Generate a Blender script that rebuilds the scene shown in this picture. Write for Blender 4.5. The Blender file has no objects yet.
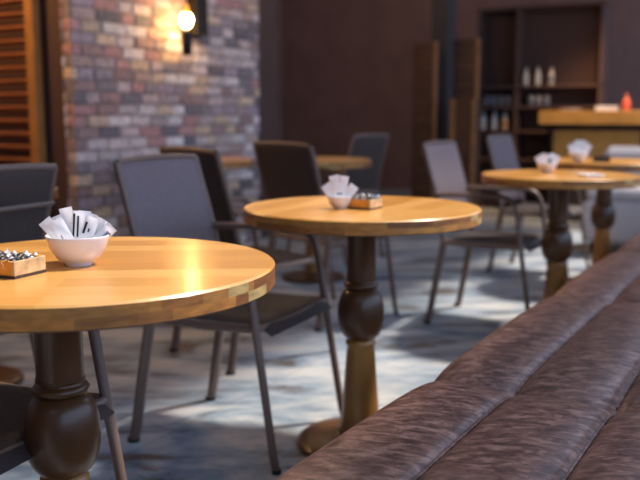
import bpy, math, random
from mathutils import Vector, Matrix
R = math.radians
random.seed(7)
scene = bpy.context.scene
COL = scene.collection

# ------------------------------------------------------------------ room axes
# u runs along the bench, w points from the tables to the bench; rz of things aligned with the room
U = Vector((0.5, 0.866, 0.0)); W = Vector((0.866, -0.5, 0.0))
def room(a, p, z=0.0):
    return Vector((U.x*a + W.x*p, U.y*a + W.y*p, z))
RZ_ROOM = math.atan2(U.y, U.x)          # local x -> U, local y -> -W

# ------------------------------------------------------------------ materials
def new_mat(name):
    m = bpy.data.materials.new(name); m.use_nodes = True
    nt = m.node_tree; b = nt.nodes['Principled BSDF']
    return m, nt, b

def simple(name, col, rough=0.5, metal=0.0, coat=0.0, noise=0.0, scale=20.0, bump=0.0):
    m, nt, b = new_mat(name)
    b.inputs['Roughness'].default_value = rough
    b.inputs['Metallic'].default_value = metal
    b.inputs['Coat Weight'].default_value = coat
    c = (*col, 1)
    b.inputs['Base Color'].default_value = c
    if noise or bump:
        tc = nt.nodes.new('ShaderNodeTexCoord'); n = nt.nodes.new('ShaderNodeTexNoise')
        n.inputs['Scale'].default_value = scale; n.inputs['Detail'].default_value = 5
        nt.links.new(tc.outputs['Object'], n.inputs['Vector'])
        if noise:
            r = nt.nodes.new('ShaderNodeValToRGB')
            r.color_ramp.elements[0].position = 0.3; r.color_ramp.elements[1].position = 0.7
            r.color_ramp.elements[0].color = (*[v*(1-noise) for v in col], 1)
            r.color_ramp.elements[1].color = (*[min(1, v*(1+noise)) for v in col], 1)
            nt.links.new(n.outputs['Fac'], r.inputs['Fac']); nt.links.new(r.outputs['Color'], b.inputs['Base Color'])
        if bump:
            bp = nt.nodes.new('ShaderNodeBump'); bp.inputs['Strength'].default_value = bump
            bp.inputs['Distance'].default_value = 0.01
            nt.links.new(n.outputs['Fac'], bp.inputs['Height']); nt.links.new(bp.outputs['Normal'], b.inputs['Normal'])
    return m

def plank_wood(name, c1, c2, c3, rough=0.3, coat=0.15):
    """glued staves along local x, each stave its own tone, with fine grain"""
    m, nt, b = new_mat(name)
    L = nt.links.new
    tc = nt.nodes.new('ShaderNodeTexCoord')
    br = nt.nodes.new('ShaderNodeTexBrick')
    br.inputs['Color1'].default_value = (0, 0, 0, 1); br.inputs['Color2'].default_value = (1, 1, 1, 1)
    br.inputs['Mortar'].default_value = (0.25, 0.25, 0.25, 1)
    br.inputs['Scale'].default_value = 1.0; br.inputs['Mortar Size'].default_value = 0.0006
    br.inputs['Mortar Smooth'].default_value = 0.5
    br.inputs['Brick Width'].default_value = 0.9; br.inputs['Row Height'].default_value = 0.075
    L(tc.outputs['Object'], br.inputs['Vector'])
    mp = nt.nodes.new('ShaderNodeMapping'); mp.inputs['Scale'].default_value = (1.5, 22, 22)
    L(tc.outputs['Object'], mp.inputs['Vector'])
    n = nt.nodes.new('ShaderNodeTexNoise'); n.inputs['Scale'].default_value = 3.0
    n.inputs['Detail'].default_value = 6; n.inputs['Distortion'].default_value = 0.6
    L(mp.outputs['Vector'], n.inputs['Vector'])
    mx = nt.nodes.new('ShaderNodeMix'); mx.data_type = 'RGBA'; mx.inputs['Factor'].default_value = 0.45
    L(br.outputs['Color'], mx.inputs['A']); L(n.outputs['Fac'], mx.inputs['B'])
    r = nt.nodes.new('ShaderNodeValToRGB')
    r.color_ramp.elements[0].position = 0.15; r.color_ramp.elements[0].color = (*c1, 1)
    r.color_ramp.elements[1].position = 0.85; r.color_ramp.elements[1].color = (*c3, 1)
    e = r.color_ramp.elements.new(0.5); e.color = (*c2, 1)
    L(mx.outputs['Result'], r.inputs['Fac']); L(r.outputs['Color'], b.inputs['Base Color'])
    b.inputs['Roughness'].default_value = rough; b.inputs['Coat Weight'].default_value = coat
    b.inputs['Coat Roughness'].default_value = 0.12
    return m

def attr_mat(name, rough, coat=0.0, scale=30.0, amount=0.25, stretch=(1, 1, 1), bump=0.0):
    """colour per block from the mesh, broken up by noise"""
    m, nt, b = new_mat(name); L = nt.links.new
    at = nt.nodes.new('ShaderNodeAttribute'); at.attribute_name = 'Col'
    tc = nt.nodes.new('ShaderNodeTexCoord'); mp = nt.nodes.new('ShaderNodeMapping'); mp.inputs['Scale'].default_value = stretch
    n = nt.nodes.new('ShaderNodeTexNoise'); n.inputs['Scale'].default_value = scale; n.inputs['Detail'].default_value = 6
    L(tc.outputs['Object'], mp.inputs['Vector']); L(mp.outputs['Vector'], n.inputs['Vector'])
    r = nt.nodes.new('ShaderNodeValToRGB')
    lo, hi = 1-amount, 1+amount
    r.color_ramp.elements[0].position = 0.3; r.color_ramp.elements[0].color = (lo, lo, lo, 1)
    r.color_ramp.elements[1].position = 0.7; r.color_ramp.elements[1].color = (hi, hi, hi, 1)
    L(n.outputs['Fac'], r.inputs['Fac'])
    mx = nt.nodes.new('ShaderNodeMix'); mx.data_type = 'RGBA'; mx.blend_type = 'MULTIPLY'; mx.inputs['Factor'].default_value = 1
    L(at.outputs['Color'], mx.inputs['A']); L(r.outputs['Color'], mx.inputs['B'])
    L(mx.outputs['Result'], b.inputs['Base Color'])
    b.inputs['Roughness'].default_value = rough; b.inputs['Coat Weight'].default_value = coat
    if bump:
        bp = nt.nodes.new('ShaderNodeBump'); bp.inputs['Strength'].default_value = bump; bp.inputs['Distance'].default_value = 0.01
        L(n.outputs['Fac'], bp.inputs['Height']); L(bp.outputs['Normal'], b.inputs['Normal'])
    return m

def leather(name):
    m, nt, b = new_mat(name); L = nt.links.new
    tc = nt.nodes.new('ShaderNodeTexCoord')
    mp = nt.nodes.new('ShaderNodeMapping'); mp.inputs['Scale'].default_value = (5, 11, 11)
    ro = nt.nodes.new('ShaderNodeMapping'); ro.inputs['Rotation'].default_value = (0, 0, R(66))
    L(tc.outputs['Object'], ro.inputs['Vector']); L(ro.outputs['Vector'], mp.inputs['Vector'])
    n = nt.nodes.new('ShaderNodeTexNoise'); n.inputs['Scale'].default_value = 4.4; n.inputs['Detail'].default_value = 9; n.inputs['Roughness'].default_value = 0.68
    n.inputs['Distortion'].default_value = 0.5
    L(mp.outputs['Vector'], n.inputs['Vector'])
    r = nt.nodes.new('ShaderNodeValToRGB')
    r.color_ramp.elements[0].position = 0.38; r.color_ramp.elements[0].color = (0.110, 0.052, 0.038, 1)
    r.color_ramp.elements[1].position = 0.66; r.color_ramp.elements[1].color = (0.46, 0.25, 0.18, 1)
    e = r.color_ramp.elements.new(0.5); e.color = (0.225, 0.112, 0.080, 1)
    L(n.outputs['Fac'], r.inputs['Fac']); L(r.outputs['Color'], b.inputs['Base Color'])
    f = nt.nodes.new('ShaderNodeTexNoise'); f.inputs['Scale'].default_value = 160; f.inputs['Detail'].default_value = 3
    L(tc.outputs['Object'], f.inputs['Vector'])
    bp = nt.nodes.new('ShaderNodeBump'); bp.inputs['Strength'].default_value = 0.25; bp.inputs['Distance'].default_value = 0.002
    L(f.outputs['Fac'], bp.inputs['Height']); L(bp.outputs['Normal'], b.inputs['Normal'])
    b.inputs['Specular IOR Level'].default_value = 0.34
    rr = nt.nodes.new('ShaderNodeMapRange'); rr.inputs['To Min'].default_value = 0.46; rr.inputs['To Max'].default_value = 0.30
    L(n.outputs['Fac'], rr.inputs['Value']); L(rr.outputs['Result'], b.inputs['Roughness'])
    return m

def floor_mat():
    m, nt, b = new_mat('worn_stone_floor'); L = nt.links.new
    tc = nt.nodes.new('ShaderNodeTexCoord')
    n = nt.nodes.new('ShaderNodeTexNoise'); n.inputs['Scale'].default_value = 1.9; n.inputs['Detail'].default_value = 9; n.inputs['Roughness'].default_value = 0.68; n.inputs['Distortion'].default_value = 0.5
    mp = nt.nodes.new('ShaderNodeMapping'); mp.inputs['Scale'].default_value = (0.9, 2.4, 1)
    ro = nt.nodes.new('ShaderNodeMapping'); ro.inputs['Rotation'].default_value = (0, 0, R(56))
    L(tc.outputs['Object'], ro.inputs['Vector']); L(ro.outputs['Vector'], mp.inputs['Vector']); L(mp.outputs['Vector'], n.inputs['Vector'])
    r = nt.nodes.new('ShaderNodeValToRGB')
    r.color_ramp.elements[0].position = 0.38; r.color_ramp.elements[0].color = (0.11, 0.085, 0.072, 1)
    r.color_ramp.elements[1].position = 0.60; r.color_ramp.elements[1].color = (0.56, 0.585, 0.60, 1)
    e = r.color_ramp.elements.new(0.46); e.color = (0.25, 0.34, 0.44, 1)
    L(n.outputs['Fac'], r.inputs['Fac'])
    br = nt.nodes.new('ShaderNodeTexBrick'); br.offset = 0.5
    br.inputs['Color1'].default_value = (1, 1, 1, 1); br.inputs['Color2'].default_value = (0.92, 0.91, 0.90, 1)
    br.inputs['Mortar'].default_value = (0.78, 0.76, 0.75, 1); br.inputs['Mortar Size'].default_value = 0.006
    br.inputs['Scale'].default_value = 1; br.inputs['Brick Width'].default_value = 1.2; br.inputs['Row Height'].default_value = 0.6
    L(tc.outputs['Object'], br.inputs['Vector'])
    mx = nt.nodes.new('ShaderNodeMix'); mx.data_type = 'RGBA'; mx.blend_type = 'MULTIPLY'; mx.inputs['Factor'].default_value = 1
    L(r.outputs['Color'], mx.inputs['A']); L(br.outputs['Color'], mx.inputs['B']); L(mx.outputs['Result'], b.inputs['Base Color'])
    b.inputs['Roughness'].default_value = 0.5
    return m

M = {}
M['top'] = plank_wood('oiled_oak_staves', (0.48, 0.205, 0.038), (0.62, 0.295, 0.065), (0.73, 0.40, 0.12))
M['rim'] = attr_mat('oak_end_blocks', 0.5, 0.0, 25, 0.3, (1, 1, 4))
M['turned'] = simple('shaded_turned_wood', (0.085, 0.035, 0.012), 0.38, 0, 0.15, 0.35, 6)  # pedestal wood darkened in colour for the shade under the tabletop
M['turned_lit'] = simple('sunlit_turned_wood', (0.36, 0.17, 0.04), 0.38, 0, 0.3, 0.22, 7)  # lighter copy of the pedestal wood, sunlight on the column put into colour
M['frame'] = simple('taupe_powder_coated_metal', (0.18, 0.122, 0.10), 0.42, 0.15)
M['sling'] = simple('slate_grey_fabric', (0.185, 0.138, 0.146), 0.6, 0, 0, 0.12, 90, 0.2)
M['cover'] = simple('shaded_rear_fabric', (0.052, 0.034, 0.030), 0.75, 0, 0, 0.12, 90, 0.2)  # rear of the chair backs, its unlit look put into the colour
M['seat'] = simple('dark_brown_fabric', (0.045, 0.031, 0.029), 0.6, 0, 0, 0.12, 90, 0.2)
M['foot'] = simple('black_rubber', (0.015, 0.014, 0.014), 0.6)
M['leather'] = leather('worn_brown_leather')
M['plinth'] = simple('dark_stained_plinth', (0.03, 0.02, 0.017), 0.6)
M['china'] = simple('white_glazed_china', (0.80, 0.78, 0.80), 0.15, 0, 0.5)
M['paper'] = simple('white_sachet_paper', (0.87, 0.85, 0.85), 0.55, 0, 0, 0.03, 60)
M['print'] = simple('black_print', (0.012, 0.012, 0.015), 0.5)
M['greyprint'] = simple('grey_print', (0.22, 0.23, 0.26), 0.5)
M['blueprint'] = simple('pale_blue_print', (0.45, 0.54, 0.72), 0.5)
M['boxwood'] = simple('worn_pine_box_wood', (0.78, 0.32, 0.035), 0.5, 0, 0, 0.3, 30)
M['boxpale'] = simple('scuffed_pale_box_wood', (0.58, 0.38, 0.19), 0.6, 0, 0, 0.35, 45)
M['boxedge'] = simple('dark_worn_edge', (0.05, 0.03, 0.02), 0.6)
M['foil'] = simple('silver_foil', (0.72, 0.72, 0.76), 0.3, 0.6)
M['candy'] = simple('dark_wrapper', (0.02, 0.018, 0.02), 0.4)
M['floor'] = floor_mat()
M['shelfwood'] = simple('dark_shelf_wood', (0.085, 0.046, 0.040), 0.8)
M['darkwall'] = simple('dark_brown_plaster', (0.255, 0.150, 0.130), 0.8, 0, 0, 0.12, 3)
M['ceil'] = simple('dark_painted_ceiling', (0.06, 0.045, 0.04), 0.9)
M['column'] = simple('charcoal_column_paint', (0.045, 0.038, 0.042), 0.7)
M['brick'] = attr_mat('tumbled_brick', 0.85, 0, 26, 0.28, (1, 1, 1), 0.6)
M['slat'] = simple('warm_stained_slats', (0.36, 0.13, 0.05), 0.5, 0, 0, 0.2, 8)
M['stile'] = simple('warm_stained_stile', (0.42, 0.19, 0.05), 0.5, 0, 0, 0.2, 8)
M['screen'] = simple('red_brown_timber', (0.085, 0.036, 0.018), 0.55, 0, 0, 0.2, 8)
M['screen_lit'] = simple('lit_timber_edge', (0.30, 0.135, 0.045), 0.5, 0, 0, 0.2, 8)  # lighter tone painting the lit edge onto the stiles
M['bar'] = simple('honey_bar_timber', (0.48, 0.25, 0.06), 0.45, 0, 0.2, 0.2, 5)
M['black'] = simple('black_metal', (0.015, 0.012, 0.012), 0.5, 0.4)
M['sofa'] = simple('pale_grey_upholstery', (0.46, 0.44, 0.46), 0.8, 0, 0, 0.06, 40, 0.2)
M['bottle_pale'] = simple('pale_glass_bottle', (0.62, 0.58, 0.5), 0.15, 0, 0.4)
M['bottle_blue'] = simple('bluish_glass_bottle', (0.50, 0.56, 0.66), 0.15, 0, 0.4)
M['bottle_amber'] = simple('amber_label', (0.55, 0.28, 0.12), 0.4)
M['glass'] = simple('dim_grey_glass', (0.12, 0.13, 0.17), 0.12, 0, 0.4)
M['orange'] = simple('orange_red_plastic', (0.72, 0.13, 0.05), 0.4)
m, nt, b = new_mat('glowing_bulb'); b.inputs['Base Color'].default_value = (1, 0.8, 0.5, 1)
b.inputs['Emission Color'].default_value = (1.0, 0.60, 0.20, 1); b.inputs['Emission Strength'].default_value = 120.0; M['bulb'] = m
m, nt, b = new_mat('amber_bulb_glass'); b.inputs['Base Color'].default_value = (1, 0.5, 0.08, 1)
b.inputs['Emission Color'].default_value = (1.0, 0.36, 0.03, 1); b.inputs['Emission Strength'].default_value = 1.6; M['amber'] = m

# ------------------------------------------------------------------ mesh builder
class MB:
    def __init__(s):
        s.v = []; s.f = []; s.mi = []; s.c = []; s.sm = []
        s.T = Matrix.Identity(4)
    def add(s, vs, fs, mi=0, col=None, smooth=False):
        o = len(s.v); s.v += [tuple(s.T @ Vector(p)) for p in vs]
        for f in fs:
            s.f.append([i+o for i in f]); s.mi.append(mi); s.c.append(col or (1, 1, 1)); s.sm.append(smooth)
        return s
    def box(s, x0, x1, y0, y1, z0, z1, mi=0, col=None, bev=0.0):
        if bev <= 0:
            vs = [(x, y, z) for z in (z0, z1) for y in (y0, y1) for x in (x0, x1)]
            fs = [(0, 2, 3, 1), (4, 5, 7, 6), (0, 1, 5, 4), (2, 6, 7, 3), (0, 4, 6, 2), (1, 3, 7, 5)]
            return s.add(vs, fs, mi, col)
        b = min(bev, (x1-x0)/2.01, (y1-y0)/2.01, (z1-z0)/2.01)
        vs = []; idx = {}
        for ix, (xa, sx) in enumerate(((x0, 1), (x1, -1))):
            for iy, (ya, sy) in enumerate(((y0, 1), (y1, -1))):
                for iz, (za, sz) in enumerate(((z0, 1), (z1, -1))):
                    for k, p in enumerate(((xa, ya+sy*b, za+sz*b), (xa+sx*b, ya, za+sz*b), (xa+sx*b, ya+sy*b, za))):
                        idx[ix, iy, iz, k] = len(vs); vs.append(p)
        fs = []
        I = lambda *a: idx[a]
        for i in (0, 1):
            q = [I(i, 0, 0, 0), I(i, 1, 0, 0), I(i, 1, 1, 0), I(i, 0, 1, 0)]; fs.append(q if i else q[::-1])
            q = [I(0, i, 0, 1), I(1, i, 0, 1), I(1, i, 1, 1), I(0, i, 1, 1)]; fs.append(q if not i else q[::-1])
            q = [I(0, 0, i, 2), I(1, 0, i, 2), I(1, 1, i, 2), I(0, 1, i, 2)]; fs.append(q if i else q[::-1])
        for i in (0, 1):
            for j in (0, 1):
                fs.append([I(i, j, 0, 0), I(i, j, 1, 0), I(i, j, 1, 1), I(i, j, 0, 1)])
                fs.append([I(i, 0, j, 0), I(i, 1, j, 0), I(i, 1, j, 2), I(i, 0, j, 2)])
                fs.append([I(0, i, j, 1), I(1, i, j, 1), I(1, i, j, 2), I(0, i, j, 2)])
                for k in (0, 1):
                    fs.append([I(i, j, k, 0), I(i, j, k, 1), I(i, j, k, 2)])
        return s.add(vs, fs, mi, col)
    def tube(s, pts, r, n=10, mi=0, flat=1.0):
        """round bar along a polyline; r a number or one per point"""
        pts = [Vector(p) for p in pts]; k = len(pts)
        rs = r if isinstance(r, (list, tuple)) else [r]*k
        vs = []; fs = []
        ref = None
        for i, p in enumerate(pts):
            t = (pts[min(i+1, k-1)] - pts[max(i-1, 0)]).normalized()
            if ref is None:
                ref = Vector((0, 1, 0)) if abs(t.y) < 0.9 else Vector((1, 0, 0))
            a = (ref - t*ref.dot(t)).normalized(); bb = t.cross(a)
            ref = a
            for j in range(n):
                q = 2*math.pi*j/n
                vs.append(p + a*math.cos(q)*rs[i] + bb*math.sin(q)*rs[i]*flat)
        for i in range(k-1):
            for j in range(n):
                fs.append((i*n+j, i*n+(j+1) % n, (i+1)*n+(j+1) % n, (i+1)*n+j))
        s.add(vs, fs, mi, None, True)
        s.add([vs[j] for j in range(n)], [tuple(range(n))[::-1]], mi)
        s.add([vs[(k-1)*n+j] for j in range(n)], [tuple(range(n))], mi)
        return s
    def lathe(s, prof, n=40, mi=0, cap=True, smooth=True, cx=0, cy=0):
        vs = []; fs = []
        for (r, z) in prof:
            for j in range(n):
                q = 2*math.pi*j/n; vs.append((cx+r*math.cos(q), cy+r*math.sin(q), z))
        for i in range(len(prof)-1):
            for j in range(n):
                fs.append((i*n+j, i*n+(j+1) % n, (i+1)*n+(j+1) % n, (i+1)*n+j))
        s.add(vs, fs, mi, None, smooth)
        if cap:
            if prof[0][0] > 1e-5: s.add(vs[:n], [tuple(range(n))[::-1]], mi)
            if prof[-1][0] > 1e-5: s.add(vs[-n:], [tuple(range(n))], mi)
        return s
    def grid(s, nx, ny, fn, mi=0, smooth=True):
        vs = [fn(i/(nx-1), j/(ny-1)) for i in range(nx) for j in range(ny)]
        fs = [(i*ny+j, (i+1)*ny+j, (i+1)*ny+j+1, i*ny+j+1) for i in range(nx-1) for j in range(ny-1)]
        return s.add(vs, fs, mi, None, smooth)
    def build(s, name, mats, parent=None, merge=True):
        me = bpy.data.meshes.new(name)
        me.from_pydata(s.v, [], s.f)
        if not isinstance(mats, (list, tuple)): mats = [mats]
        for m in mats: me.materials.append(m)
        at = me.color_attributes.new('Col', 'FLOAT_COLOR', 'CORNER')
        for p in me.polygons:
            p.material_index = s.mi[p.index]; p.use_smooth = s.sm[p.index]
            for li in p.loop_indices: at.data[li].color = (*s.c[p.index], 1)
        me.update()
        o = bpy.data.objects.new(name, me); COL.objects.link(o)
        if parent: o.parent = parent
        return o

def tag(o, label, cat, group=None):
    o['label'] = label; o['category'] = cat
    if group: o['group'] = group
    return o
def thing(name, label, cat, loc, rz=0.0, group=None):
    o = bpy.data.objects.new(name, None); COL.objects.link(o)
    o.location = loc; o.rotation_euler = (0, 0, rz); o.empty_display_size = 0.1
    return tag(o, label, cat, group)
def struct(o):
    o['kind'] = 'structure'; return o
def copy_tree(o, parent=None):
    c = o.copy(); COL.objects.link(c)
    if parent: c.parent = parent
    for ch in list(o.children): copy_tree(ch, c)
    return c

# ------------------------------------------------------------------ the setting
Z_CEIL = 3.2
def room_box(name, a0, a1, p0, p1, z0, z1, mat, parent=None):
    b = MB(); b.box(a0, a1, -p1, -p0, z0, z1)
    o = b.build(name, mat, parent); o.rotation_euler = (0, 0, RZ_ROOM)
    return o
A0, A1, P0, P1 = -3.0, 11.0, -7.0, 2.6
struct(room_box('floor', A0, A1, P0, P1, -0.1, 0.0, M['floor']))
struct(room_box('wall_back', A1, A1+0.15, P0-0.15, P1+0.15, 0, Z_CEIL, M['darkwall']))
struct(room_box('wall_left', A0, A1, P0-0.15, P0, 0, Z_CEIL, M['darkwall']))
struct(room_box('wall_right', A0, A1, P1, P1+0.15, 0, 1.0, M['darkwall']))
struct(room_box('wall_front_shade', A0-0.15, A0, P0-0.15, P1+0.15, 0, Z_CEIL, M['darkwall']))  # unseen wall added to darken what faces the camera
b = MB(); b.box(A0, A1+0.15, 0.70, -(P0-0.15), Z_CEIL, Z_CEIL+0.1); b.box(A0, A1+0.15, -(P1+0.15), -0.30, Z_CEIL, Z_CEIL+0.1)  # second slab added out of view to keep sun off the bench
o = b.build('ceiling', M['ceil']); o.rotation_euler = (0, 0, RZ_ROOM); struct(o)      # open skylight strip along the bench
struct(room_box('wall_side', 3.92, 4.05, P0, -4.125, 0, Z_CEIL, M['shelfwood']))  # panel painted dark for the shade beside the brick end

# brick wall beside the dark recess: one mesh of tumbled bricks, courses staggered
def brick_wall():
    rnd = random.Random(3)
    b = MB()
    a0, a1, p0, p1 = 3.90, 5.98, -4.12, -4.04
    b.box(a0+0.006, a1-0.006, -p1+0.006, -p0-0.006, 0, Z_CEIL, 0, (0.26, 0.215, 0.205))
    pal = [(0.32, 0.25, 0.24), (0.20, 0.12, 0.11), (0.42, 0.35, 0.33), (0.42, 0.31, 0.21), (0.16, 0.135, 0.145),
           (0.30, 0.15, 0.14), (0.26, 0.20, 0.23), (0.50, 0.45, 0.43), (0.30, 0.21, 0.18), (0.08, 0.075, 0.085), (0.36, 0.30, 0.29)]
    ch, bl = 0.075, 0.195
    def one(xa, xb, ya, yb, za, zb):
        col = pal[rnd.randrange(len(pal))]; k = rnd.uniform(1.45, 1.9); col = tuple(0.8*v+0.2*q for v, q in zip(col, (0.29, 0.23, 0.225)))
        b.box(xa, xb, ya, yb, za, zb, 0, tuple(v*k for v in col), 0.006)
    r = 0; z = 0.0
    while z < Z_CEIL-0.02:
        x = a0 - (bl/2 if r % 2 else 0) + rnd.uniform(-0.03, 0.03)
        while x < a1:
            l = bl*rnd.choice((1, 1, 1.12, 0.7, 0.9))
            xa, xb = max(x+0.005, a0), min(x+l-0.005, a1)
            if xb-xa > 0.03:
                d = rnd.uniform(0.0, 0.012)
                one(xa, xb, -p1-d, -p1+0.06, z+0.005, min(z+ch-0.005, Z_CEIL))
            x += l
        one(a0-rnd.uniform(0, 0.008), a0+0.05, -p1+0.062, -p0, z+0.005, min(z+ch-0.005, Z_CEIL))
        z += ch; r += 1
    o = b.build('wall_brick', M['brick']); o.rotation_euler = (0, 0, RZ_ROOM)
    return struct(o)
brick_wall()
struct(room_box('trim_1', 6.0, 6.30, -4.36, -4.06, 0, Z_CEIL, M['shelfwood']))       # dark post at the end of the brick wall

# ------------------------------------------------------------------ round pedestal tables
TZ, TR, TT = 0.775, 0.368, 0.042
def make_table(label, loc, rz, group, seed=1, foot=(0, 0)):
    t = thing('pedestal_table', label, 'table', loc, rz, group)
    rnd = random.Random(seed)
    b = MB()
    n = 120
    ring = lambda r, z: [(r*math.cos(2*math.pi*j/n), r*math.sin(2*math.pi*j/n), z) for j in range(n)]
    zt = TZ; zb = TZ-TT; zm = (zt+zb)/2
    rings = [ring(TR-0.004, zt), ring(TR, zt-0.004), ring(TR, zm), ring(TR, zb+0.003), ring(TR-0.003, zb)]
    b.add(rings[0], [tuple(range(n))], 0)
    b.add(rings[4], [tuple(range(n))[::-1]], 1, (0.16, 0.08, 0.03))
    quad = [(j, (j+1) % n, n+(j+1) % n, n+j) for j in range(n)]
    quad = [(q[3], q[2], q[1], q[0]) for q in quad]
    pal = [(0.44, 0.18, 0.034), (0.31, 0.12, 0.026), (0.49, 0.215, 0.042), (0.23, 0.085, 0.022), (0.39, 0.17, 0.038), (0.30, 0.125, 0.028)]
    def layer(ra, rb, cut, pale):
        cols = []; j = 0
        while j < n:
            k = rnd.choice(cut); c = pal[rnd.randrange(len(pal))]
            cols += [c]*k; j += k
        cols = cols[:n]
        for j in pale:
            cols[j % n] = (0.46, 0.32, 0.12)
        for j in range(n):
            b.add([ra[j], ra[(j+1) % n], rb[(j+1) % n], rb[j]], [(3, 2, 1, 0)], 1, cols[j])
    b.add(rings[0]+rings[1], quad, 0)
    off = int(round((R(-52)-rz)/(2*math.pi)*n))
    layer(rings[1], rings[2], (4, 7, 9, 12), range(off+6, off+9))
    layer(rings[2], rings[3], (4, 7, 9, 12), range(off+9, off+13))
    b.add(rings[3]+rings[4], quad, 1, (0.2, 0.1, 0.04))
    b.build('tabletop', [M['top'], M['rim']], t)
    c, s = math.cos(-rz), math.sin(-rz)
    fx, fy = c*foot[0]-s*foot[1], s*foot[0]+c*foot[1]
    def MB_():
        q = MB(); q.T = Matrix.Translation((fx, fy, 0)); return q
    MB_().lathe([(0.14, zb-0.02), (0.14, zb-0.004), (0.13, zb)], 32).build('mounting_plate', M['turned'], t)
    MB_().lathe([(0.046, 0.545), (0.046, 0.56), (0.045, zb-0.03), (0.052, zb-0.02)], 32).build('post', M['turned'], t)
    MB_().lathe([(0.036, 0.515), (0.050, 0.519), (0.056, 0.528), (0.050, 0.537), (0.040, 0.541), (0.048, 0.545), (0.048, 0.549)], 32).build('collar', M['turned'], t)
    prof = [(0.036, 0.352)]
    for k in range(1, 20):
        q = -math.pi/2 + math.pi*k/20
        prof.append((0.034+0.040*math.cos(q)**0.85, 0.436+0.082*math.sin(q)))
    prof.append((0.036, 0.518))
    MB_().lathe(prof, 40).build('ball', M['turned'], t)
    MB_().lathe([(0.066, 0.03), (0.063, 0.08), (0.052, 0.22), (0.045, 0.315), (0.043, 0.33), (0.048, 0.336), (0.048, 0.345), (0.040, 0.353)], 36).build('column', M['turned_lit'], t)
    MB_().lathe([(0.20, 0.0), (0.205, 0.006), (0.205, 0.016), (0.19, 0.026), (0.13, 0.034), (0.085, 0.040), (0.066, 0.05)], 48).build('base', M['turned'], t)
    return t

T1 = make_table('nearest round oak pedestal table, cut off by the left edge', (-0.455, 1.612, 0), R(4), 'round pedestal tables', 11, (-0.055, 0.0))
T2 = make_table('middle round oak table with the paper bowl and foil sweets, beside the bench', (0.130, 2.635, 0), R(62), 'round pedestal tables', 5)
def table_copy(label, loc, rz):
    o = copy_tree(T2); o.location = loc; o.rotation_euler = (0, 0, rz); o['label'] = label; return o
T3 = table_copy('third round oak table along the bench, with a folded napkin near its edge', (1.145, 4.06, 0), R(40))
T4 = table_copy('farthest round oak table along the bench, in front of the pale sofa', (1.76, 5.25, 0), R(100))
T5 = table_copy('round oak table in the dim back row, left of the armchair turned away', (-0.04, 5.45, 0), R(10))
T6 = table_copy('round oak table close to the brick wall in the dim back row', (-0.79, 5.42, 0), R(70))
table_copy('round oak table behind the dark armchair at the left edge, only its foot showing', (-1.39, 3.25, 0), R(20))

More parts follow.
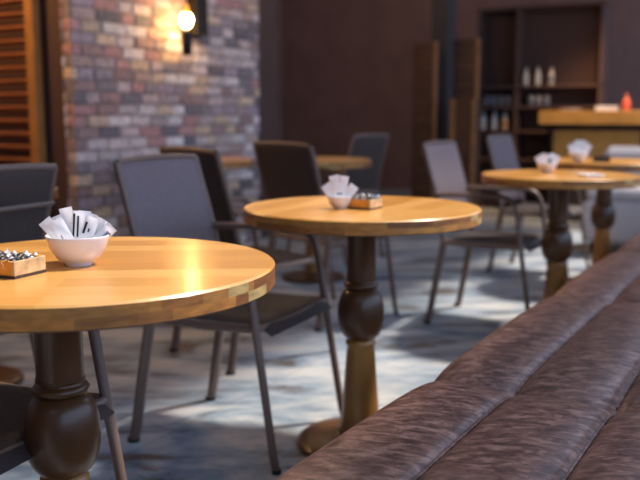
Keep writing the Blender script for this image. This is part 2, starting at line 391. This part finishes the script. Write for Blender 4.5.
# ------------------------------------------------------------------ armchairs
def bez(p0, p1, p2, n=6):
    p0, p1, p2 = Vector(p0), Vector(p1), Vector(p2)
    return [(p0*(1-t)**2 + p1*2*t*(1-t) + p2*t*t) for t in [i/n for i in range(n+1)]]
def make_chair(label, loc, rz, group):
    t = thing('armchair', label, 'chair', loc, rz, group)
    HB = 0.907
    for sy in (-1, 1):
        # front leg
        foot = MB().tube([(0.262, sy*0.246, 0.0), (0.25, sy*0.244, 0.05), (0.165, sy*0.232, 0.585)], [0.0135, 0.0145, 0.0145], 12, 0, 0.8)
        lg = foot.build('leg', M['frame'], t)
        MB().lathe([(0.014, 0.0), (0.0145, 0.012)], 12, cx=0.262, cy=sy*0.246).build('foot_cap', M['foot'], lg)
        # rear leg
        lg = MB().tube([(-0.282, sy*0.228, 0.0), (-0.27, sy*0.227, 0.05), (-0.205, sy*0.22, 0.42)], [0.019, 0.0205, 0.0215], 12, 0, 0.8).build('leg', M['frame'], t)
        MB().lathe([(0.0195, 0.0), (0.0205, 0.012)], 12, cx=-0.282, cy=sy*0.228).build('foot_cap', M['foot'], lg)
        # armrest curving down into the front leg
        pts = [(-0.248, sy*0.222, 0.662), (-0.1, sy*0.227, 0.668), (0.06, sy*0.230, 0.667)] + bez((0.09, sy*0.231, 0.665), (0.152, sy*0.232, 0.660), (0.165, sy*0.232, 0.585), 6)
        MB().tube(pts, [0.021]*3+[0.020]*3+[0.017]*3+[0.0145], 12, 0, 0.58).build('armrest', M['frame'], t)
    # back frame: two uprights and the top rail, leaning back
    bf = MB()
    for sy in (-1, 1):
        bf.tube([(-0.205, sy*0.22, 0.42), (-0.212, sy*0.22, 0.47), (-0.25, sy*0.219, 0.66), (-0.322, sy*0.216, HB)], 0.012, 12)
    bf.tube([(-0.322, -0.216, HB), (-0.332, -0.11, HB+0.006), (-0.335, 0, HB+0.008), (-0.332, 0.11, HB+0.006), (-0.322, 0.216, HB)], 0.011, 12)
    bf.build('back_frame', M['frame'], t)
    # upholstered back panel, gently hollow
    def back(front):
        def fn(a, c):
            y = (a-0.5)*2*0.224; z = 0.47 + c*(HB+0.012-0.47)
            x = -0.212 - 0.04*(z-0.47)/0.19 if z < 0.66 else -0.25 - 0.072*(z-0.66)/(HB-0.66)
            hollow = -0.014*(1-(2*a-1)**2)
            e = min(1, 8*min(a, 1-a))*min(1, 10*min(c, 1-c))
            return (x + hollow + (0.0165 if front else -0.0125)*e**0.4, y, z)
        return fn
    br = MB().grid(21, 21, back(True)).build('backrest', M['sling'], t)
    o = MB().grid(21, 21, lambda a, c: back(False)(1-a, c)).build('back_cover', M['cover'], br)
    # seat frame and seat
    sf = MB()
    sf.tube([(-0.205, -0.219, 0.425), (0.0, -0.224, 0.418), (0.182, -0.227, 0.428)], 0.013, 10)
    sf.tube([(-0.205, 0.219, 0.425), (0.0, 0.224, 0.418), (0.182, 0.227, 0.428)], 0.013, 10)
    sf.tube([(0.19, -0.227, 0.425), (0.197, 0, 0.42), (0.19, 0.227, 0.425)], 0.012, 10)
    sf.tube([(-0.205, -0.219, 0.425), (-0.205, 0.219, 0.425)], 0.011, 10)
    sf.build('seat_frame', M['frame'], t)
    def st(top):
        def fn(a, c):
            x = -0.205 + a*0.435; y = (c-0.5)*2*0.213
            e = min(1, 9*min(a, 1-a))*min(1, 9*min(c, 1-c))
            dip = -0.012*(1-(2*c-1)**2)*(1-(2*a-1)**2)
            drop = -0.03*max(0, (a-0.8)/0.2)**2
            return (x, y, 0.437 + (0.013 if top else -0.013)*e**0.5 + dip + drop)
        return fn
    sb = MB(); sb.grid(21, 21, st(True)); sb.grid(21, 21, lambda a, c: st(False)(1-a, c))
    sb.build('seat', M['seat'], t)
    return t

CH = 'grey armchairs around the tables'
cA = make_chair('grey-backed armchair tucked in on the left side of the middle table', (-0.257, 2.74, 0), R(-26), CH)
def chair_copy(label, loc, deg):
    o = copy_tree(cA); o.location = loc; o.rotation_euler = (0, 0, R(deg)); o['label'] = label; return o
chair_copy('dark seat and leg of the armchair pushed under the nearest table', (-0.745, 1.69, 0), -22)
chair_copy('grey-backed armchair on the left side of the third table along the bench', (0.905, 4.305, 0), -29)
chair_copy('small far grey-backed armchair at the farthest table along the bench', (1.50, 5.70, 0), -32)
cE = chair_copy('dark armchair seen from behind at the left edge, below the louvred shutter', (-1.165, 2.45, 0), 154)
MB().tube([(-0.312, -0.214, 0.80), (-0.328, 0, 0.802), (-0.312, 0.214, 0.80)], 0.008, 10).build('back_crossbar', M['frame'], cE)
chair_copy('dark armchair half hidden right behind the lit grey chair at the middle table', (-0.30, 3.74, 0), 40)
chair_copy('dark armchair seen from behind beyond the left part of the middle table', (0.05, 4.45, 0), 42)
chair_copy('dim armchair turned left at the right end of the back row table', (0.11, 6.27, 0), 142)

# ------------------------------------------------------------------ leather bench
bench = thing('leather_bench', 'long brown leather bench with stitched padded sections in the right foreground', 'bench', (0, 0, 0), RZ_ROOM)
SE = [-0.545, -0.325, -0.105]              # seams along the bench
def bench_section(a0, a1):
    p_front, p_back = -0.778, 0.0
    na, np_ = 61, 100
    edges = [p_front-0.02] + SE + [p_back]
    prof = []                              # (p, z, inset weight) from back to front, then over the edge and down
    N1 = 78
    for i in range(N1):
        prof.append((p_back + (p_front+0.075-p_back)*i/(N1-1), 0.0, 1.0))
    for i in range(1, 15):
        q = math.pi/2*i/14
        prof.append((p_front+0.075-0.075*math.sin(q), -0.085*(1-math.cos(q)), 1.0))
    for i in range(1, 9):
        prof.append((p_front+0.0+0.012*i/8, -0.085-0.10*i/8, 1.0))
    def fn(u, v):
        a = a0 + u*(a1-a0)
        k = min(int(v*(len(prof)-1)+0.5), len(prof)-1)
        p, dz, _ = prof[k]
        z = 0.447
        # padded swell between the seams
        for e0, e1 in zip(edges[:-1], edges[1:]):
            if e0 <= p <= e1:
                s = (p-e0)/(e1-e0); z += 0.014*(1-abs(2*s-1)**2.6)
        for s in SE:
            z -= 0.007*math.exp(-((p-s)/0.008)**2)
        d = min(a-a0, a1-a)
        end = 1-math.exp(-d/0.05)
        z -= 0.021*(1-end)
        # front roll pulls in at each cross seam
        pull = 0.012*(1-end)*max(0, min(1, (-p-0.60)/0.1))
        swell = 0.010*math.sin(math.pi*u)*max(0, min(1, (-p-0.62)/0.1))
        # small puckers along the seams
        pk = 0.0006*math.sin(a*95)*math.exp(-(min(abs(p-s) for s in SE)/0.03)**2)
        return (a, -(p+pull-swell), z+dz+pk)
    b = MB(); b.grid(na, len(prof), fn)
    o = b.build('seat_cushion', M['leather'], bench)
    # seam welts
    w = MB()
    for s in SE:
        pts = []
        for i in range(41):
            u = 0.02+0.96*i/40; v = (s-p_back)/(p_front+0.075-p_back)*(N1-1)/(len(prof)-1)
            q = fn(u, v); pts.append((q[0], -s, q[2]+0.004))
        w.tube(pts, 0.0028, 6)
    w.build('seam_welt', M['leather'], o)
L0, LM = 1.822, 1.075
for k in range(-2, 4):
    bench_section(L0+k*LM, L0+(k+1)*LM)
b = MB(); b.box(L0-2*LM, L0+4*LM, 0.02, 0.70, 0.0, 0.36); b.build('plinth', M['plinth'], bench)

# ------------------------------------------------------------------ things on the tables
def make_bowl(label, loc, rz=0.0, k=1.0, group=None):
    o = MB()
    out = [(0.024, 0.0), (0.027, 0.002), (0.027, 0.006), (0.036, 0.011), (0.046, 0.022), (0.0535, 0.036), (0.0585, 0.052), (0.060, 0.057),
           (0.0595, 0.0585), (0.058, 0.057), (0.0555, 0.050), (0.0505, 0.036), (0.043, 0.023), (0.033, 0.013), (0.018, 0.009), (0.0001, 0.008)]
    o.lathe([(r*k, z*k) for r, z in out], 48)
    ob = o.build('bowl', M['china']); ob.location = loc; ob.rotation_euler = (0, 0, rz)
    return tag(ob, label, 'bowl', group)
def make_sachet(name, label, base, rz, lean, depth, r0, r1, wd, twist=0, marks=(), group=None, tilt=0.0, mat='paper', bx=0.0):
    """flat paper packet standing in a bowl: lean sideways, depth = place front to back"""
    t = thing(name, label, 'napkin' if name == 'folded_napkin' else 'sachet', base, rz, group)
    Mx = Matrix.Translation((bx, depth, 0.012)) @ Matrix.Rotation(lean, 4, 'Y') @ Matrix.Rotation(tilt, 4, 'X') @ Matrix.Rotation(twist, 4, 'Z')
    h = r1-r0
    def side(sg):
        def fn(a, c):
            x = (a-0.5)*wd; z = r0 + c*h
            e = min(1, 6*min(c, 1-c))*min(1, 4*min(a, 1-a))
            wav = 0.0012*math.sin(c*5+a*3)
            return (x, wav + sg*(0.0003+0.0016*e), z)
        return fn
    b = MB(); b.T = Mx
    b.grid(9, 13, side(-1)); b.grid(9, 13, lambda a, c: side(1)(1-a, c))
    b.build('packet', M[mat], t)
    for (mx0, mx1, mz0, mz1, mm) in marks:
        k = MB(); k.T = Mx
        def mk(a, c):
            q = side(-1)(mx0+a*(mx1-mx0), mz0+c*(mz1-mz0)); return (q[0], q[1]-0.0006, q[2])
        k.grid(6, 6, mk); k.build('printed_mark', M[mm], t)
    return t

B1 = (-0.461, 1.600, TZ); RB1 = R(16)
make_bowl('white china bowl full of paper sachets on the nearest table', B1, RB1)
SG = 'paper sachets in the nearest bowl'
PL = 'plain white paper sachet standing in the middle of the nearest bowl'
sach = [ # label, lean deg, depth, r0, r1, width, marks, bx
 ('white sachet leaning farthest left over the rim of the nearest bowl', -40, -0.002, 0.030, 0.106, 0.031, [(0.62, 0.74, 0.08, 0.34, 'greyprint')], 0),
 ('white sachet second from the left in the nearest bowl, in front of a bluish one', -29, -0.014, 0.026, 0.096, 0.030, [(0.2, 0.3, 0.2, 0.5, 'greyprint')], 0.002),
 ('white sachet with pale blue print, left of the tallest sachet in the nearest bowl', -22, 0.006, 0.026, 0.101, 0.032, [(0.3, 0.75, 0.55, 0.85, 'blueprint')], 0),
 ('tallest pointed white sachet in the nearest bowl', -11, -0.007, 0.024, 0.111, 0.029, [], -0.002),
 ('white sachet with two bold black stripes in the middle of the nearest bowl', 5, -0.011, 0.024, 0.102, 0.030, [(0.12, 0.26, 0.28, 0.92, 'print'), (0.42, 0.56, 0.28, 0.86, 'print')], -0.004),
 (PL, 10, 0.010, 0.024, 0.102, 0.030, [], 0), (PL, 18, 0.015, 0.026, 0.098, 0.030, [], 0),
 ('white sachet with one short black bar, right of the striped one in the nearest bowl', 21, -0.015, 0.026, 0.093, 0.031, [(0.12, 0.28, 0.42, 0.8, 'print'), (0.45, 0.56, 0.5, 0.62, 'print')], 0),
 ('plain white sachet fanned right behind the black-barred one in the nearest bowl', 30, 0.002, 0.028, 0.098, 0.031, [], 0),
 ('white sachet with a thin grey line, fanned well to the right in the nearest bowl', 39, -0.004, 0.028, 0.097, 0.030, [(0.1, 0.2, 0.2, 0.9, 'greyprint')], 0),
 ('white sachet leaning farthest right over the rim of the nearest bowl', 49, 0.004, 0.030, 0.097, 0.030, [], 0),
 ('white sachet with a grey patch, low on the right rim of the nearest bowl', 47, -0.019, 0.032, 0.090, 0.028, [(0.45, 0.9, 0.42, 0.85, 'greyprint')], 0.002),
 ('plain white sachet at the back left of the nearest bowl', -14, 0.018, 0.026, 0.094, 0.030, [], 0),
]
for i, (lab, ln, dp, r0, r1, wd, mk, bx) in enumerate(sach):
    make_sachet('paper_sachet', lab, B1, RB1, R(ln*0.96), dp, r0, 0.008+r1*0.83, wd*0.82, R((i*37 % 17)-8)*0.5, mk, SG, R(-4 if dp < 0 else 5), bx=bx)

B2 = (0.060, 2.575, TZ); RB2 = R(-2)
make_bowl('white china bowl of folded papers on the middle table', B2, RB2, 0.66)
for (lab, ln, dp, r0, r1, wd) in [
  ('broad white folded paper leaning left in the bowl on the middle table', -36, -0.004, 0.024, 0.088, 0.052),
  ('white folded paper with faint print, frontmost in the middle table bowl', -4, -0.013, 0.024, 0.080, 0.055),
  ('tallest white folded paper at the back of the bowl on the middle table', -12, 0.010, 0.024, 0.106, 0.050),
  ('white folded paper standing right of the tallest one on the middle table', 9, 0.003, 0.024, 0.104, 0.046),
  ('white folded paper leaning right in the bowl on the middle table', 38, -0.006, 0.026, 0.086, 0.048)]:
    make_sachet('folded_napkin', lab, B2, RB2, R(ln), dp*0.75, r0*0.8, r1*0.86, wd*0.62, 0.05, [(0.3, 0.8, 0.25, 0.36, 'greyprint')] if 'faint' in lab else (), 'folded papers in the bowl on the middle table', R(-3 if dp < 0 else 4))

def make_box(label, loc, rz, lx, ly, h):
    """small open wooden tray; local origin at the near corner, x along the first face, y along the second"""
    t = thing('wooden_box', label, 'box', loc, rz)
    th = 0.006
    MB().box(0, lx, 0, ly, 0, 0.005).build('bottom', M['boxedge'], t)
    MB().box(0, lx, 0, th, 0.005, h, bev=0.001).build('side_panel', M['boxpale'], t)
    MB().box(0, lx, ly-th, ly, 0.005, h, bev=0.001).build('side_panel', M['boxpale'], t)
    MB().box(0, th, th, ly-th, 0.005, h, bev=0.001).build('side_panel', M['boxwood'], t)
    MB().box(lx-th, lx, th, ly-th, 0.005, h, bev=0.001).build('side_panel', M['boxwood'], t)
    return t
def make_sweet(name, label, loc, rz, body, ends, group, k=1.0):
    t = thing(name, label, 'sweet', loc, rz, group)
    MB().lathe([(0.0005, -0.0115*k), (0.006*k, -0.010*k), (0.0085*k, -0.005*k), (0.009*k, 0), (0.0085*k, 0.005*k), (0.006*k, 0.010*k), (0.0005, 0.0115*k)], 14).build('centre', M[body], t)
    for sg in (-1, 1):
        e = MB()
        def fn(a, c):
            q = 2*math.pi*a; rr = k*(0.0015 + 0.0105*c*(1+0.3*math.sin(q*5)))
            return (rr*math.cos(q), rr*math.sin(q)*0.75, sg*k*(0.0095+0.010*c))
        e.grid(31, 5, fn)
        e.build('twisted_end', M[ends], t)
    t.rotation_euler = (R(90), R(0), rz)
    return t
# tray on the nearest table: near corner at (-0.529, 1.458), one face towards us, one turned right
bx1 = (-0.531, 1.452, TZ); rz1 = math.atan2(0.067, 0.031)
make_box('scuffed wooden tray of black and white wrapped sweets on the nearest table', bx1, rz1, 0.078, 0.115, 0.031)
SW1 = 'small sweet in twisted black and white paper in the wooden tray on the nearest table'
c1, s1 = math.cos(rz1), math.sin(rz1)
rnd = random.Random(5)
for i in range(3):
    for j in range(4):
        x = 0.017+0.022*i; y = 0.018+0.026*j
        make_sweet('wrapped_sweet', SW1, (bx1[0]+c1*x-s1*y, bx1[1]+s1*x+c1*y, TZ+0.026+0.002*((i+j) % 2)), rz1+R(90)+rnd.uniform(-0.35, 0.35), 'candy', 'paper', 'wrapped sweets in the tray on the nearest table', 0.88)
bx2 = (0.150, 2.530, TZ); rz2 = math.atan2(0.07, 0.047)
make_box('wooden tray of silver foil sweets on the middle table', bx2, rz2, 0.072, 0.082, 0.030)
c2, s2 = math.cos(rz2), math.sin(rz2)
for i in range(3):
    for j in range(3):
        x = 0.016+0.020*i; y = 0.017+0.024*j
        make_sweet('wrapped_sweet', 'small silver foil sweet in the wooden tray on the middle table', (bx2[0]+c2*x-s2*y, bx2[1]+s2*x+c2*y, TZ+0.033), rz2+R(90)+rnd.uniform(-0.4, 0.4), 'candy', 'foil', 'foil sweets in the tray on the middle table', 0.85)

# third and fourth table
B3 = (1.12, 4.20, TZ)
make_bowl('white china bowl on the third table along the bench, with a blue-marked paper', B3, 0, 0.85)
for (lab, ln, dp, r1, wd, mk) in [
  ('white paper with a dark blue mark in the bowl on the third table', 8, -0.016, 0.078, 0.06, [(0.45, 0.72, 0.25, 0.6, 'print')]),
  ('white paper leaning left in the bowl on the third table', -30, 0.0, 0.082, 0.05, []),
  ('white paper leaning right in the bowl on the third table', 28, 0.010, 0.085, 0.05, [])]:
    make_sachet('folded_napkin', lab, B3, R(-14), R(ln), dp, 0.022, r1, wd, 0, mk, 'folded papers in the bowl on the third table', R(-3))
def folded_napkin(label, loc, rz, sx, sy):
    b = MB()
    b.grid(13, 13, lambda a, c: ((a-0.5)*sx, (c-0.5)*sy, 0.011+0.002*math.sin(a*4+c*2)*min(1, 6*min(a, 1-a))))
    b.grid(13, 13, lambda a, c: ((0.5-a)*sx, (c-0.5)*sy, 0.001))
    b.box(-sx/2, sx/2, -sy/2, sy/2, 0.0, 0.009, bev=0.002)
    o = b.build('paper_napkin', M['paper']); o.location = loc; o.rotation_euler = (0, 0, rz)
    return tag(o, label, 'napkin')
folded_napkin('folded white paper napkin lying on the third table along the bench', (1.25, 3.93, TZ), R(10), 0.085, 0.11)
B4 = (1.575, 5.20, TZ); B4 = (1.555, 5.13, TZ)
make_bowl('white china bowl of upright papers on the farthest table', B4, 0, 1.0)
for (lab, ln, dp, r1, wd) in [
  ('white paper leaning left in the bowl on the farthest table', -22, -0.010, 0.105, 0.062),
  ('white paper standing tallest in the bowl on the farthest table', 4, 0.002, 0.118, 0.066),
  ('white paper leaning right in the bowl on the farthest table', 32, -0.002, 0.112, 0.044)]:
    make_sachet('folded_napkin', lab, B4, R(-16), R(ln), dp, 0.022, r1, wd, 0, (), 'folded papers in the bowl on the farthest table', R(-3))
t = thing('wooden_box', 'small dark tray right of the paper bowl on the farthest table', 'box', (1.69, 5.12, TZ), R(-10))
MB().box(-0.045, 0.045, -0.035, 0.035, 0, 0.006).build('bottom', M['boxedge'], t)
for (x0, x1, y0, y1) in ((-0.045, 0.045, -0.035, -0.029), (-0.045, 0.045, 0.029, 0.035), (-0.045, -0.039, -0.029, 0.029), (0.039, 0.045, -0.029, 0.029)):
    MB().box(x0, x1, y0, y1, 0.006, 0.035).build('side_panel', M['boxedge'], t)

# ------------------------------------------------------------------ louvred shutter and sconce
sh = thing('louvred_shutter', 'tall warm brown louvred shutter left of the brick wall', 'shutter', room(3.86, -4.285, 0), RZ_ROOM-R(90))
# local x -> W direction (towards brick), local -x away; local y -> U
MB().box(-0.075, 0.0, -0.035, 0.03, 0.0, 2.55, bev=0.004).build('stile', M['stile'], sh)
MB().box(-1.30, -1.225, -0.035, 0.03, 0.0, 2.55, bev=0.004).build('stile', M['stile'], sh)
MB().box(-1.225, -0.075, -0.03, 0.03, 0.0, 0.14, bev=0.004).build('rail', M['stile'], sh)
MB().box(-1.225, -0.075, -0.03, 0.03, 2.43, 2.55, bev=0.004).build('rail', M['stile'], sh)
z = 0.17
while z < 2.40:
    s = MB(); s.T = Matrix.Translation((-0.65, 0.0, z)) @ Matrix.Rotation(R(-28), 4, 'X')
    s.box(-0.575, 0.575, -0.030, 0.030, -0.008, 0.008, bev=0.003)
    s.build('slat', M['slat'], sh); z += 0.084

# sconce: local x along the wall (U), local y = out of the wall is -W local... build with x->U, y->-W (into wall)
sc = thing('wall_sconce', 'black wall lamp with a glowing round bulb on the brick wall', 'lamp', room(4.84, -4.028, 1.57), RZ_ROOM)
MB().box(0.19, 0.33, -0.09, -0.002, 0.06, 0.42, bev=0.006).build('wall_plate', M['black'], sc)
ar = MB(); ar.tube([(0.24, -0.04, 0.09), (0.22, -0.12, 0.06), (0.10, -0.15, 0.03), (0.0, -0.15, 0.03)], 0.013, 10); ar.build('arm', M['black'], sc)
MB().lathe([(0.022, -0.10), (0.034, -0.09), (0.036, -0.02), (0.040, 0.04), (0.030, 0.075), (0.022, 0.08)], 24, cx=0.0, cy=-0.15).build('socket', M['black'], sc)
bu = MB().lathe([(0.018, 0.092), (0.030, 0.105), (0.039, 0.125), (0.043, 0.145), (0.039, 0.165), (0.028, 0.182)], 24, cx=0.0, cy=-0.15).build('bulb', M['bulb'], sc)
MB().lathe([(0.0275, 0.183), (0.020, 0.205), (0.012, 0.24), (0.001, 0.255)], 24, cx=0.0, cy=-0.15).build('bulb_tip', M['amber'], bu)

# small dark bin at the foot of the brick wall
t = thing('waste_bin', 'small dark brown bin at the foot of the brick wall', 'bin', room(4.30, -3.86, 0), RZ_ROOM)
MB().lathe([(0.055, 0.0), (0.062, 0.02), (0.068, 0.36), (0.070, 0.38), (0.066, 0.38), (0.060, 0.03), (0.001, 0.025)], 24).build('body', M['screen'], t)

# ------------------------------------------------------------------ back of the room: column, screens, bar, shelves, sofa
def facing(name, label, cat, x, y, rz=None, group=None):
    return thing(name, label, cat, (x, y, 0), R(-30) if rz is None else rz, group)
# local x -> W (right along the back wall), local y -> U (away from us)
def slat_panel(name, label, x, y, wd, ht, mat, edge, step=0.16, z0=0.0):
    t = facing(name, label, 'screen', x, y)
    MB().box(0, 0.035, -0.02, 0.02, z0, ht, bev=0.004).build('stile', edge[0], t)
    MB().box(wd-0.035, wd, -0.02, 0.02, z0, ht, bev=0.004).build('stile', edge[1], t)
    MB().box(0.035, wd-0.035, -0.03, 0.03, ht-0.06, ht, bev=0.004).build('rail', mat, t)
    z = z0
    while z < ht-0.1:
        MB().box(0.035, wd-0.035, -0.022, 0.022, z, min(z+step-0.014, ht-0.07), bev=0.004).build('board', mat, t); z += step
    return t
slat_panel('timber_screen', 'dim tall timber screen left of the dark column in the back', 0.93, 8.60, 0.25, 1.76, M['screen'], (M['screen'], M['screen_lit']), 0.17)
slat_panel('timber_screen', 'tall timber screen right of the dark column, above the low cabinet', 1.35, 8.75, 0.27, 1.80, M['screen'], (M['screen'], M['screen_lit']), 0.17)
struct(room_box('trim_2', 8.05, 8.25, -3.37, -3.19, 0, Z_CEIL, M['column']))
t = facing('timber_cabinet', 'lower chestnut timber cabinet in front of the tall screen by the bottle shelf', 'cabinet', 1.30, 8.30)
MB().box(0, 0.25, -0.10, 0.04, 0.0, 1.20, bev=0.004).build('body', M['screen'], t)
MB().box(0.0, 0.045, -0.125, -0.10, 0.0, 1.20, bev=0.003).build('stile', M['screen_lit'], t)
MB().box(0.215, 0.25, -0.125, -0.10, 0.0, 1.20, bev=0.003).build('stile', M['screen_lit'], t)
d = MB().box(0.047, 0.213, -0.118, -0.10, 0.04, 1.15, bev=0.003).build('door', M['screen'], t)
MB().tube([(0.185, -0.128, 0.6), (0.185, -0.128, 0.7)], 0.006, 8).build('handle', M['black'], d)

# bottle shelf against the back
SX, SY = 1.72, 9.55
t = facing('bottle_shelf', 'dark open shelf of bottles and glasses behind the bar', 'shelf', SX, SY)
MB().box(0, 1.35, 0.28, 0.31, 0, 2.2).build('back_panel', M['shelfwood'], t)
for x in (0.0, 0.44, 1.32): MB().box(x, x+0.03, 0, 0.28, 0, 2.2).build('upright', M['shelfwood'], t)
for z in (0.55, 0.86, 1.12, 1.34, 2.17): MB().box(0, 1.35, 0, 0.28, z, z+0.025).build('shelf_board', M['shelfwood'], t)
def on_shelf(lx, z, ly=0.10):
    c, s = math.cos(R(-30)), math.sin(R(-30))
    return (SX + c*lx - s*ly, SY + s*lx + c*ly, z)
def bottle(label, loc, k, mat, lab, group):
    t = thing('bottle', label, 'bottle', loc, 0, group)
    MB().lathe([(0.036*k, 0), (0.038*k, 0.01*k), (0.038*k, 0.15*k), (0.033*k, 0.175*k), (0.016*k, 0.205*k), (0.0135*k, 0.255*k), (0.0145*k, 0.262*k)], 20).build('body', mat, t)
    MB().lathe([(0.0385*k, 0.04*k), (0.0387*k, 0.042*k), (0.0387*k, 0.118*k), (0.0385*k, 0.12*k)], 20, cap=False).build('paper_label', lab, t)
    MB().lathe([(0.0155*k, 0.255*k), (0.0155*k, 0.283*k), (0.013*k, 0.286*k)], 14).build('cap', M['black'], t)
BG1, BG2 = 'bottles on the lower bar shelf', 'bottles on the upper bar shelf'
bottle('leftmost bluish-white bottle on the lower shelf behind the bar', on_shelf(0.065, 0.885), 0.82, M['bottle_blue'], M['bottle_pale'], BG1)
bottle('middle bluish-white bottle of the three on the lower shelf behind the bar', on_shelf(0.195, 0.885), 0.82, M['bottle_blue'], M['bottle_blue'], BG1)
bottle('bottle with an amber neck, rightmost of the three on the lower shelf', on_shelf(0.315, 0.885), 0.82, M['bottle_pale'], M['bottle_amber'], BG1)
bottle('leftmost pale bottle on the upper shelf behind the bar', on_shelf(0.535, 1.365), 0.75, M['bottle_pale'], M['bottle_pale'], BG2)
bottle('middle pale bottle of the three on the upper shelf behind the bar', on_shelf(0.665, 1.365), 0.75, M['bottle_pale'], M['bottle_pale'], BG2)
bottle('dim pale bottle, rightmost on the upper shelf behind the bar', on_shelf(0.81, 1.365), 0.72, M['bottle_pale'], M['greyprint'], BG2)
def tumbler(label, loc, group):
    b = MB().lathe([(0.028, 0), (0.03, 0.004), (0.036, 0.12), (0.034, 0.12), (0.027, 0.008), (0.001, 0.007)], 18)
    o = b.build('drinking_glass', M['glass']); o.location = loc
    return tag(o, label, 'glass', group)
for i in range(4):
    tumbler('dim grey glass in the left glass row above the bluish bottles', on_shelf(0.09+0.085*i, 1.145), 'glasses in the left shelf bay')
for i in range(3):
    tumbler('dim grey glass in the right glass row below the pale bottles', on_shelf(0.60+0.085*i, 1.145), 'glasses in the right shelf bay')

# bar counter
BX, BY = 2.19, 8.55
bar = facing('bar_counter', 'warm timber bar counter with a thick top in the back right', 'bar', BX, BY)
MB().box(0.0, 3.2, -0.05, 0.60, 0.96, 1.09, bev=0.006).build('counter_top', M['bar'], bar)
MB().box(0.08, 3.1, 0.12, 0.55, 0.0, 0.96).build('carcass', M['plinth'], bar)
MB().box(0.12, 0.94, 0.08, 0.12, 0.60, 0.90, bev=0.004).build('front_panel', M['bar'], bar)
def on_bar(lx, ly=0.1):
    c, s = math.cos(R(-30)), math.sin(R(-30))
    return (BX + c*lx - s*ly, BY + s*lx + c*ly, 1.09)
b = MB().lathe([(0.06, 0), (0.115, 0.016), (0.12, 0.020), (0.11, 0.022), (0.055, 0.008), (0.001, 0.007)], 28)
o = b.build('plate', M['china']); o.location = on_bar(0.27); tag(o, 'pale plate lying at the left end of the bar counter', 'plate')
t = thing('napkin_stack', 'bluish-white stack of napkins on the bar counter', 'napkins', on_bar(0.62), R(-25))
for i in range(3): MB().box(-0.10, 0.10, -0.08, 0.08, 0.016*i, 0.016*i+0.015, bev=0.004).build('napkin', M['paper'], t)
t = thing('squeeze_bottle', 'orange-red squeeze bottle on the bar counter', 'bottle', on_bar(0.80), 0)
MB().lathe([(0.035, 0), (0.038, 0.01), (0.038, 0.09), (0.028, 0.105)], 20).build('body', M['orange'], t)
MB().lathe([(0.028, 0.105), (0.014, 0.118), (0.007, 0.16), (0.005, 0.16)], 16).build('nozzle', M['orange'], t)

# pale sofa behind the farthest table
sf = thing('sofa', 'pale grey sofa beyond the farthest table at the right edge', 'sofa', (1.98, 6.40, 0), R(-30))
MB().box(0.0, 1.8, 0.0, 0.62, 0.10, 0.42, bev=0.03).build('seat_base', M['sofa'], sf)
MB().box(0.0, 1.8, 0.62, 0.82, 0.10, 0.80, bev=0.05).build('backrest', M['sofa'], sf)
for x in (0.02, 0.91): MB().box(x, x+0.87, 0.01, 0.60, 0.42, 0.52, bev=0.03).build('seat_cushion', M['sofa'], sf)
for x in (0.06, 1.68):
    for y in (0.06, 0.72): MB().box(x, x+0.05, y, y+0.05, 0.0, 0.10).build('leg', M['black'], sf)

# ------------------------------------------------------------------ light
w = bpy.data.worlds.new('sky'); scene.world = w; w.use_nodes = True
bg = w.node_tree.nodes['Background']; bg.inputs['Color'].default_value = (0.52, 0.68, 1.0, 1); bg.inputs['Strength'].default_value = 2.4
def lamp(kind, name, loc, energy, col, **kw):
    l = bpy.data.lights.new(name, kind); l.energy = energy; l.color = col
    for k, v in kw.items(): setattr(l, k, v)
    o = bpy.data.objects.new(name, l); COL.objects.link(o); o.location = loc
    return o
s = lamp('SUN', 'sun_light', (3, 4, 8), 5.6, (1.0, 0.87, 0.74), angle=R(6))
s.rotation_euler = Vector((0.45, 0.19, 0.76)).to_track_quat('Z', 'Y').to_euler()
lamp('POINT', 'shutter_lamp', room(2.9, -4.6, 2.5), 85, (1.0, 0.55, 0.22), shadow_soft_size=0.1)
for a, p in ((4.9, -3.1), (8.2, -4.6)):
    lamp('POINT', 'warm_fill', room(a, p, 2.85), 24, (1.0, 0.70, 0.47), shadow_soft_size=0.25)  # added unseen fill that lifts and warms the dark browns
o = lamp('SPOT', 'bar_lamp', (2.6, 7.6, 2.9), 260, (1.0, 0.62, 0.30), shadow_soft_size=0.12, spot_size=R(62), spot_blend=0.8)
o.rotation_euler = (o.location - Vector((2.75, 8.6, 0.8))).to_track_quat('Z', 'Y').to_euler()
lamp('POINT', 'screen_fill', room(7.0, -3.9, 2.7), 12, (1.0, 0.6, 0.32), shadow_soft_size=0.12)  # added unseen warm fill for the dark back of the room

# ------------------------------------------------------------------ camera
cam = bpy.data.cameras.new('camera'); co = bpy.data.objects.new('camera', cam); COL.objects.link(co)
cam.sensor_width = 36; cam.lens = 850/640*36
co.location = (0, 0, 1.06)
co.rotation_euler = (R(90)-math.atan(126/850), 0, 0)
cam.clip_start = 0.05
cam.dof.use_dof = True; cam.dof.focus_distance = 1.62; cam.dof.aperture_fstop = 2.9
scene.camera = co
scene.view_settings.view_transform = 'Standard'; scene.view_settings.look = 'None'
scene.view_settings.exposure = 0.0; scene.view_settings.gamma = 1.0
scene.view_settings.use_curve_mapping = False
